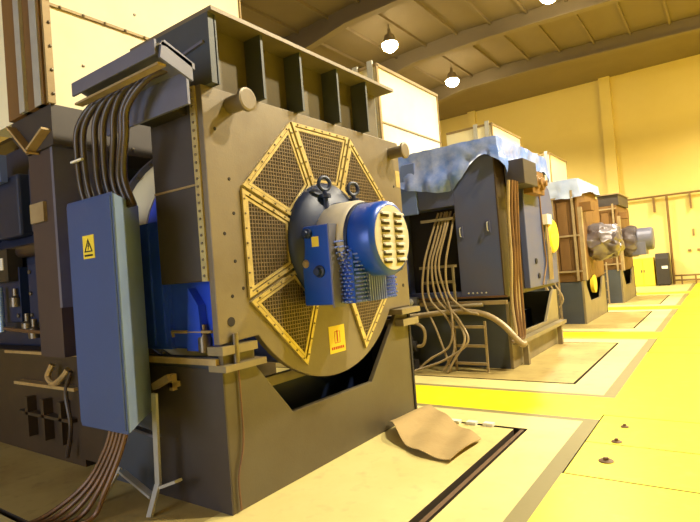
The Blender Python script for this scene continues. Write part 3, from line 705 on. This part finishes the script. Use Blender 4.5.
for i in range(3):
    mb = MB(); mb.box(-2.40+i*.17, -2.30+i*.17, 4.86+i*.012, 4.93+i*.012, .0, .03); tag(mb.build('paper_scrap', M_WHITE, None, (-2.35+i*.17, 4.89, 0)), ['pale paper scrap on the floor nearest the cardboard', 'pale scrap in the middle of the three beyond the cardboard', 'pale scrap lying at the dark trench end'][i], 'scrap', 'scraps beyond the cardboard')
for y, lab, s in ((4.38, 'largest and nearest dark anchor cap set in the yellow floor', .055), (4.86, 'middle dark anchor cap in the yellow floor', .042), (5.30, 'smallest and farthest dark anchor cap in the yellow floor', .036)):
    mb = MB(); mb.lathe((-.87, y, .0), 'z', [(0, s), (.006, s), (.012, s*.8), (.013, 0)], 16); mb.lathe((-.87, y, .01), 'z', [(0, s*.4), (.02, s*.38), (.022, 0)], 6)
    tag(mb.build('floor_anchor', M_FRUST, None, (-.87, y, 0)), lab, 'anchor', 'anchor caps in the yellow floor')

# ------------------------------------------------------------------ plastic sheets
def sheet(name, m, lab, x0, x1, y0, y1, z, hemfun, seed, top_sag=.02, n=26, amp=.03):
    """sheet lying on the box x0..x1,y0..y1 with skirts over the -y side and the +x side (and a little over the others)"""
    mb = MB()
    per = [((x0, y0), (x1, y0), (0, -1)), ((x1, y0), (x1, y1), (1, 0)), ((x1, y1), (x0, y1), (0, 1)), ((x0, y1), (x0, y0), (-1, 0))]
    ring = []
    for si, (a, b, nn) in enumerate(per):
        L_ = math.hypot(b[0]-a[0], b[1]-a[1]); m_ = max(6, int(L_/.05))
        for i in range(m_):
            t = i/m_; ring.append((si, t, a[0]+(b[0]-a[0])*t, a[1]+(b[1]-a[1])*t, nn))
    N_ = len(ring); K = 10; V_ = []
    for idx, (si, t, x, y, nn) in enumerate(ring):
        nx_, ny_ = nn
        if t < 1e-6:
            pn = per[si-1][2]; nx_, ny_ = (nn[0]+pn[0])*.7, (nn[1]+pn[1])*.7
        h = hemfun(si, t); colv = []
        for k in range(K+1):
            q = k/K; s = seed
            e = noise.noise(Vector((x*4+s, y*4, q*h*4)))*amp+abs(noise.noise(Vector((x*9+s, y*9, q*h*5+3))))*amp
            e += .022*math.sin((x+y)*17+s+q*2)*q
            off = .03+e*(.3+q)+.02*q
            colv.append(mb.bm.verts.new((x+nx_*off, y+ny_*off, z+.02-q*h+.012*noise.noise(Vector((x*8, y*8, s))))))
        V_.append(colv)
    for i in range(N_):
        A_, B_ = V_[i], V_[(i+1)%N_]
        for k in range(K): mb._f([A_[k], B_[k], B_[k+1], A_[k+1]], True)
    # top: shrink rings to centre
    cxx, cyy = (x0+x1)/2, (y0+y1)/2; prev = [c[0] for c in V_]
    for s_ in (.97, .8, .6, .4, .2):
        cur = []
        for (si, t, x, y, nn) in ring:
            px, py = cxx+(x-cxx)*s_, cyy+(y-cyy)*s_
            cur.append(mb.bm.verts.new((px, py, z+.025-top_sag*(1-s_)+.02*noise.noise(Vector((px*3+seed, py*3, 0))))))
        for i in range(N_): mb._f([prev[i], prev[(i+1)%N_], cur[(i+1)%N_], cur[i]], True)
        prev = cur
    c = mb.bm.verts.new((cxx, cyy, z))
    for i in range(N_): mb._f([prev[i], prev[(i+1)%N_], c], True)
    o = mb.build(name, m, None, (cxx, cyy, z))
    return tag(o, lab, 'plastic sheet')
def lerpt(tab, t):
    for (a, b), (c, d) in zip(tab, tab[1:]):
        if a <= t <= c: return b+(d-b)*(t-a)/(c-a)
    return tab[-1][1]

# ------------------------------------------------------------------ second generator (blue grey enclosure)
X2 = -2.65; A0 = 7.62; A1 = 10.35
g2 = thing('generator', 'second generator in a blue grey steel enclosure under the blue sheet', 'generator', (-3.5, 9.0, 0))
XE0, XE1 = -4.45, -2.70
# side wall with an opening
OX0, OX1, OZ0, OZ1 = -4.40, -3.38, 1.16, 2.52
MB().box(XE0, XE1, A0+.45, A1, 1.08, 3.42).build('enclosure_body', M_G2, g2)
mb = MB(); mb.box(OX1, XE1, A0, A0+.45, 1.08, 3.42); mb.box(XE0, OX1, A0, A0+.45, OZ1, 3.42); mb.box(XE0, OX0, A0, A0+.45, 1.08, OZ1); mb.box(OX0, OX1, A0, A0+.45, 1.08, OZ0)
mb.build('side_wall', M_G2, g2, bevel=.006)
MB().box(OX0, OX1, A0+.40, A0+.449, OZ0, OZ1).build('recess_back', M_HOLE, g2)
MB().box(-4.4, -4.0, A0-.05, A0, 2.46, 3.3).build('pale_cover', M_G2L, g2, bevel=.01)
for xx, zz in ((-3.30, 2.12), (-2.86, 2.16)):
    h = MB().box(xx-.03, xx+.03, A0-.015, A0, zz-.12, zz+.06).build('latch_plate', M_G2, g2)
    MB().tube([(xx, A0-.01, zz+.04), (xx, A0-.05, zz+.02), (xx, A0-.05, zz-.08), (xx, A0-.01, zz-.1)], .01, 6).build('handle', M_STRUT, h)
mb = MB(); mb.box(XE0, X2, A0-.02, A0+.0, 1.06, 1.09); mb.build('bottom_edge', M_RUST, g2)
mb = MB()
for i in range(5): mb.lathe((-3.25+i*.07, A0-.02, 1.14), (0, -1, 0), [(0, .014), (.015, .012), (.02, 0)], 6)
mb.build('bolt', M_STRUT, g2)
# end face plates (two overlapping many-sided covers)
MB().box(X2-.06, X2-.04, A0, A1, 1.06, 3.40).build('end_frame', M_SKID, g2)
def ngon(cy, cz, ry, rz, n, rot): return [(cy+ry*math.cos(2*PI*i/n+rot), cz+rz*math.sin(2*PI*i/n+rot)) for i in range(n)]
MB().prism([(8.55, 1.12), (9.45, 1.12), (9.45, 2.62), (9.28, 2.80), (9.0, 3.02), (8.75, 3.02), (8.6, 2.8), (8.55, 2.5)], 'x', X2-.04, X2+.06).build('end_cover', M_G2, g2, bevel=.01)
MB().prism([(9.47, 1.12), (10.30, 1.12), (10.30, 2.55), (10.15, 2.85), (9.85, 3.0), (9.6, 2.88), (9.47, 2.66)], 'x', X2-.04, X2+.06).build('end_cover', M_G2, g2, bevel=.01)
MB().tube([(X2+.07, 9.46, 2.9), (X2+.08, 9.47, 1.8), (X2+.08, 9.5, 1.5), (X2+.08, 9.2, 1.14)], .012, 6).build('earth_wire', M_BRPANEL, g2)
ov = MB().lathe((X2+.06, 9.95, 1.98), 'x', [(0, .31), (.05, .31), (.09, .27), (.1, 0)], 40).build('yellow_cover', M_YOVAL, g2); ov['label'] = 'round yellow bearing cover'
MB().box(X2+.06, X2+.16, 9.5, 9.78, 2.18, 2.36).build('sensor_box', M_WHITE, g2)
for i in range(3): MB().tube([(X2+.11, 9.55+i*.09, 2.18), (X2+.11, 9.56+i*.09, 1.7), (X2+.10, 9.58+i*.09, 1.2)], .018, 8).build('sensor_lead', M_TAN, g2)
MB().lathe((X2+.06, 8.95, 1.55), 'x', [(0, .05), (.02, .045), (.025, 0)], 12).build('port', M_HOLE, g2)
MB().lathe((X2+.06, 9.05, 1.3), 'x', [(0, .05), (.02, .045), (.025, 0)], 12).build('port', M_HOLE, g2)
tbx = MB().box(-2.66, -2.36, 7.95, 8.62, 2.74, 3.12).build('terminal_box', M_PLATE2, g2, bevel=.01)
MB().box(-2.64, -2.44, 8.62, 9.3, 2.66, 3.04).build('cable_box', M_BRPANEL, g2, bevel=.01)
for yy in (8.8, 9.1): MB().lathe((-2.44, yy, 2.84), 'x', [(0, .11), (.05, .11), (.06, .06), (.1, .05)], 20).build('cable_entry', M_BRPANEL, g2)
pd = base(g2, X2, A0, A1, 1.0, M_BEIGE, M_SLATE, 'beige yoke shaped pedestal', False, 1.6)
MB().box(X2-.24, X2-.236, 8.62, 8.84, .72, .9).build('yellow_tag', M_YEL, pd)
t = thing('step_beam', 'long beige angle beam low across the front of the second base', 'beam', (X2+.1, 9, 0))
MB().box(X2+.03, X2+.15, A0-.05, A1-.1, .36, .42).build('beam', M_BEIGE, t)
for y in (8.0, 10.0): MB().box(X2+.04, X2+.12, y-.04, y+.04, 0, .36).build('support', M_BEIGE, t)
# brown vertical bundle at the corner
for i in range(6):
    yy = A0+.04+i*.055; xx = X2+.04+.03*(i%2)
    mb = MB(); mb.tube([(xx+.1, yy, 2.78), (xx+.05+random.uniform(-.02, .02), yy+.02, 2.3), (xx+.04, yy, 1.6), (xx+.03+random.uniform(-.03, .03), yy-.02, 1.0), (xx+.06, yy-.12, .5), (xx+.02, yy-.2, .42-.0*i)], .026, 8)
    tag(mb.build('corner_cable', M_RUST if i % 2 else M_TAN, None, (xx, yy, .4)), 'brown cable running down the front corner of the blue grey enclosure', 'cable', 'brown cables down the enclosure corner')
# sheet over enclosure 2
def hem2(si, t):
    if si == 0: return lerpt([(0, .50), (.12, .60), (.3, .66), (.45, .72), (.58, .70), (.68, .55), (.78, .34), (.86, .26), (.93, .26), (1, .34)], t)
    if si == 1: return lerpt([(0, .38), (.06, .62), (.12, .42), (.3, .36), (.6, .36), (.85, .30), (.93, .5), (1, .4)], t)
    return .3
sheet('plastic_sheet', M_TARP, 'crumpled blue plastic sheet draped over the second generator enclosure', XE0+.1, X2, A0, A1-.1, 3.44, hem2, 1.3, amp=.055)
# cable rack and conduits in the recess
t = thing('cable_rack', 'beige metal rack holding the conduits in the enclosure recess', 'rack', (-3.65, 7.5, .9))
for x0_, x1_, z_, y_ in ((-4.0, -3.42, 2.33, 7.66), (-4.02, -3.42, 1.58, 7.52), (-3.95, -3.42, 1.34, 7.5)):
    MB().box(x0_, x1_, y_-.015, y_+.015, z_-.022, z_+.022).build('rack_bar', M_BEIGE, t)
MB().box(-3.45, -3.42, 7.48, 7.52, 1.02, 1.6).build('rack_post', M_BEIGE, t)
MB().box(-3.45, -3.42, 7.5, 7.62, 1.56, 1.6).build('rack_arm', M_BEIGE, t)
cab2 = [[(-3.72, 7.75, 2.45), (-3.84, 7.6, 2.0), (-3.92, 7.48, 1.6), (-3.96, 7.45, 1.1), (-3.72, 7.35, .6), (-3.48, 7.2, .1), (-3.45, 7.15, .03)],
        [(-3.66, 7.75, 2.45), (-3.76, 7.6, 2.0), (-3.84, 7.48, 1.6), (-3.84, 7.44, 1.1), (-3.5, 7.35, .75), (-3.38, 7.2, .35), (-3.55, 7.12, .03)],
        [(-3.60, 7.75, 2.45), (-3.70, 7.6, 2.0), (-3.78, 7.48, 1.6), (-3.72, 7.44, 1.1), (-3.4, 7.35, .8), (-3.2, 7.2, .5), (-3.35, 7.1, .2), (-3.45, 7.05, .03)],
        [(-3.56, 7.75, 2.45), (-3.60, 7.6, 2.1), (-3.72, 7.48, 1.6), (-3.62, 7.44, 1.1), (-3.3, 7.3, .75), (-3.16, 7.2, .45), (-3.5, 7.1, .2), (-3.9, 7.0, .06), (-3.98, 6.95, .03)],
        [(-3.50, 7.75, 2.45), (-3.56, 7.6, 2.1), (-3.66, 7.48, 1.6), (-3.56, 7.44, 1.15), (-3.42, 7.3, .8), (-3.45, 7.2, .4), (-3.75, 7.1, .2), (-3.95, 7.05, .03)],
        [(-3.44, 7.75, 2.4), (-3.46, 7.6, 2.1), (-3.54, 7.48, 1.6), (-3.5, 7.44, 1.15), (-3.2, 7.35, .9), (-3.0, 7.3, .85)]]
for i, p in enumerate(cab2):
    mb = MB(); mb.tube(p, .018, 8, 7)
    tag(mb.build('flexible_conduit', M_TAN, None, p[-1]), ['leftmost', 'second from the left of the', 'third from the left of the', 'fourth from the left of the', 'fifth from the left of the', 'rightmost of the'][i]+' tan conduits hanging from the enclosure recess', 'conduit', 'tan conduits at the enclosure recess')
mb = MB(); mb.tube([(-5.2, 7.42, .80), (-4.3, 7.42, .81), (-3.5, 7.42, .88), (-3.02, 7.42, .85), (-2.72, 7.42, .70), (-2.46, 7.42, .42), (-2.42, 7.5, .40)], .045, 12, 8)
tag(mb.build('coolant_pipe', M_TAN, None, (-3.5, 7.42, .8)), 'thick tan pipe crossing level in front of the second base', 'pipe')
mb = MB(); mb.tube([(-3.9, 7.5, .93), (-3.0, 7.5, .97)], .03, 8, 0); tag(mb.build('short_pipe', M_BEIGE, None, (-3.4, 7.5, .95)), 'short pale pipe lying above the thick tan pipe', 'pipe')
t = thing('steel_ladder', 'small pale step frame leaning at the second base', 'ladder', (-3.1, 7.3, 0))
for x in (-3.42, -2.93): MB().bar((x, 7.32, .0), (x, 7.34, .74), .03, .03).build('rail', M_TAN, t)
for z in (.12, .38, .66): MB().box(-3.42, -2.93, 7.29, 7.35, z-.018, z+.018).build('rung', M_TAN, t)
# beam on the skid edges
MB_ = MB(); MB_.box(-5.4, -2.66, 7.56, 7.62, .96, 1.02); tag(MB_.build('ledge_beam', M_TAN, None, (-3.6, 7.6, .98)), 'tan horizontal ledge beam below the blue grey enclosure', 'beam')
t = thing('support_frame', 'dark clutter of hoses and pump behind the tan conduits', 'pump', (-4.4, 7.2, 0))
MB().lathe((-4.6, 7.2, .38), 'x', [(0, .2), (.03, .24), (.4, .24), (.44, .2), (.44, .08), (.6, .08)], 24).build('pump_body', M_HOLE, t)
MB().box(-4.7, -4.1, 7.0, 7.4, 0, .14).build('pump_foot', M_HOLE, t)
MB().tube([(-4.1, 7.2, .38), (-3.9, 7.2, .4), (-3.85, 7.2, .6), (-3.95, 7.2, .72), (-4.2, 7.25, .74)], .025, 8).build('hose', M_TAN, t)
t = thing('wall_bracket', 'small pale bolted bracket beside the second enclosure recess', 'bracket', (-4.2, 7.5, 1.0))
MB().box(-4.45, -4.1, 7.5, 7.56, .96, 1.12).build('plate', M_LAV, t)
MB().lathe((-4.22, 7.5, 1.04), (0, -1, 0), [(0, .05), (.03, .05), (.035, .02), (.04, 0)], 14).build('bolt', M_STRUT, t)

# ------------------------------------------------------------------ third and fourth generators (boarded, sheeted)
def boarded(k, xf, y0, y1, lab, blab):
    ztop = 3.05
    t = thing('generator', lab, 'generator', (xf-.6, (y0+y1)/2, 0))
    MB().box(xf-1.5, xf-.04, y0+.04, y1-.04, .98, ztop).build('housing', M_BRPANEL, t)
    for i in range(5):
        x = xf-1.45+i*.25
        MB().box(x, x+.22, y0, y0+.04, 1.25, ztop-.2).build('side_board', M_BRPANEL, t)
    for x in (xf-1.48, xf-1.1, xf-.66, xf-.12):
        MB().box(x, x+.05, y0-.05, y0, 1.0, ztop+.05).build('upright', M_TAN, t)
    for z in (1.22, 2.05, 2.95): MB().box(xf-1.5, xf, y0-.04, y0, z-.02, z+.02).build('cross_rail', M_TAN, t)
    for a, b in ((0, .33), (.335, .66), (.665, 1.0)):
        MB().box(xf-.04, xf, y0+(y1-y0)*a, y0+(y1-y0)*b, 1.02, ztop).build('face_board', M_BRPANEL, t)
    MB().box(xf-.02, xf+.25, y0+.25, y0+.7, 2.62, 2.82).build('terminal_box', M_BRPANEL, t)
    MB().box(xf, xf+.08, y0-.0, y0+.14, 1.0, 2.7).build('corner_post', M_TAN, t)
    cy, cz = (y0+y1)/2-.05, 1.86
    return t, cy, cz
g3, cy3, cz3 = boarded(2, -2.70, 12.9, 15.5, 'third generator with brown boarded sides and foil wrapped exciter', '')
def foil(t, xf, cy, cz, prof, nm, m, amp=.04):
    mb = MB(); mb.lathe((xf, cy, cz), 'x', prof, 28)
    bmesh.ops.subdivide_edges(mb.bm, edges=mb.bm.edges[:], cuts=2, use_grid_fill=True)
    for v in mb.bm.verts:
        d = noise.noise_vector(v.co*6)*amp+noise.noise_vector(v.co*15)*amp*.4; v.co += d
    return mb.build(nm, m, t)
e = foil(g3, -2.70, cy3-.05, cz3+.02, [(0, .42), (.1, .47), (.3, .44), (.5, .38), (.62, .36), (.68, .25), (.7, .01)], 'foil_wrapped_exciter', M_FOIL, .07)
base(g3, -2.70, 12.9, 15.5, 1.0, M_BEIGE, M_SLATE, 'grey and beige yoke pedestal', False, .75)
MB().lathe((-2.74, 14.0, .86), 'x', [(0, .22), (.08, .22), (.09, 0)], 24).build('yellow_disc', M_YOVAL, g3)
def hem3(si, t):
    if si == 0: return lerpt([(0, .34), (.3, .40), (.6, .42), (.9, .46), (1, .42)], t)
    if si == 1: return lerpt([(0, .42), (.1, .34), (.5, .22), (1, .24)], t)
    return .25
sheet('plastic_sheet', M_TARPW, 'white and blue plastic sheet draped over the third generator top', -4.2, -2.66, 12.9, 15.3, 3.34, hem3, 7.7)
MB_ = MB(); MB_.box(-4.15, -2.72, 12.95, 15.25, 3.06, 3.33); tag(MB_.build('top_crate', M_BRPANEL, None, (-3.4, 14.1, 3.06)), 'brown boarded top box hidden below the white and blue sheet', 'box')
g4, cy4, cz4 = boarded(3, -2.66, 18.1, 20.7, 'fourth and farthest generator with grey silver motor sticking out', '')
# motor of the fourth
m4 = foil(g4, -2.66, cy4-.2, cz4+.03, [(0, .45), (.1, .5), (.35, .5), (.4, .36), (.45, .36)], 'motor_wrap', M_FOIL, .05)
MB().lathe((-2.26, cy4-.2, cz4+.08), 'x', [(0, .34), (.02, .36), (.40, .36), (.44, .32), (.45, 0)], 32).build('motor', M_LAV, g4)
MB().box(-2.42, -2.02, cy4-.55, cy4+.1, cz4-.42, cz4).build('motor_block', M_LAV, g4, bevel=.02)
base(g4, -2.66, 18.1, 20.7, 1.08, M_BEIGE, M_SLATE, 'grey and beige yoke pedestal', False, .6)
t = thing('top_box', 'brown box standing on top of the farthest generator', 'box', (-2.9, 18.9, 3.05))
MB().box(-3.2, -2.6, 18.25, 20.3, 3.06, 3.4).build('body', M_PLATE2, t, bevel=.01); MB().box(-3.24, -2.56, 18.2, 20.34, 3.4, 3.43).build('lid', M_TAN, t)
mb = MB(); foil_s = None
mb.lathe((-3.5, 18.5, 3.05), 'z', [(0, .22), (.1, .26), (.28, .2), (.42, .1), (.45, .01)], 20)
for v in mb.bm.verts: v.co += noise.noise_vector(v.co*5)*.07
tag(mb.build('blue_bundle', mat('bright_blue_sheet', (40, 150, 230), .4, 0, (90, 180, 240), 4, .5), None, (-3.5, 18.5, 3.05)), 'crumpled bright blue bundle on top of the farthest generator', 'bundle')
t = thing('white_carton', 'small white box beside the bright blue bundle', 'box', (-3.35, 18.3, 3.05))
MB().box(-3.42, -3.24, 18.12, 18.5, 3.06, 3.3).build('body', M_WHITE, t)
MB().box(-3.43, -3.23, 18.11, 18.51, 3.3, 3.32).build('lid', M_WHITE, t)
# pipes/ladder frames in front of third and fourth
def ladder(x0, x1, y, z1, lab):
    t = thing('cable_ladder', lab, 'cable ladder', ((x0+x1)/2, y, 0))
    for x in (x0, x1): MB().box(x-.02, x+.02, y-.02, y+.02, 0, z1).build('rail', M_TAN, t)
    n = int(z1/.28)
    for i in range(n): MB().box(x0, x1, y-.012, y+.012, .15+i*.28-.012, .15+i*.28+.012).build('rung', M_TAN, t)
ladder(-3.5, -3.2, 12.72, 2.9, 'tall tan cable ladder at the near side of the third generator')
ladder(-3.3, -3.05, 17.92, 1.3, 'short tan cable ladder at the near side of the farthest generator')
for i in range(3):
    mb = MB(); mb.tube([(-3.45+i*.08, 12.68, 2.8), (-3.44+i*.07, 12.66, 2), (-3.5+i*.1, 12.62, 1.1), (-3.35+i*.12, 12.6, .6), (-3.5+i*.05, 12.55, .25), (-3.7, 12.4, .03)], .02, 8)
    tag(mb.build('ladder_hose', M_TAN, None, (-3.5, 12.6, 0)), 'tan hose clipped down the tall cable ladder by the third generator', 'hose', 'tan hoses on the tall cable ladder')

# ------------------------------------------------------------------ added cool fill lamp behind the camera, no doorway there
def area(loc, rot, sx, sy, e, c):
    l = bpy.data.lights.new('cool_fill', 'AREA'); l.shape = 'RECTANGLE'; l.size = sx; l.size_y = sy; l.energy = e; l.color = c
    o = bpy.data.objects.new('cool_fill', l); COL.objects.link(o); o.location = loc; o.rotation_euler = rot
area((-5.0, -6.8, 3.0), (math.radians(90), 0, 0), 5, 4.5, 260, (.72, .82, 1.))
w = bpy.data.worlds.new('world'); sc.world = w; w.use_nodes = True
w.node_tree.nodes['Background'].inputs[0].default_value = (.5, .45, .35, 1); w.node_tree.nodes['Background'].inputs[1].default_value = .02

sc.view_settings.view_transform = 'Standard'; sc.view_settings.look = 'None'; sc.view_settings.gamma = 1
sc.view_settings.use_curve_mapping = False
sc.view_settings.exposure = .9
for o in bpy.data.objects:
    if '_o' in o: del o['_o']
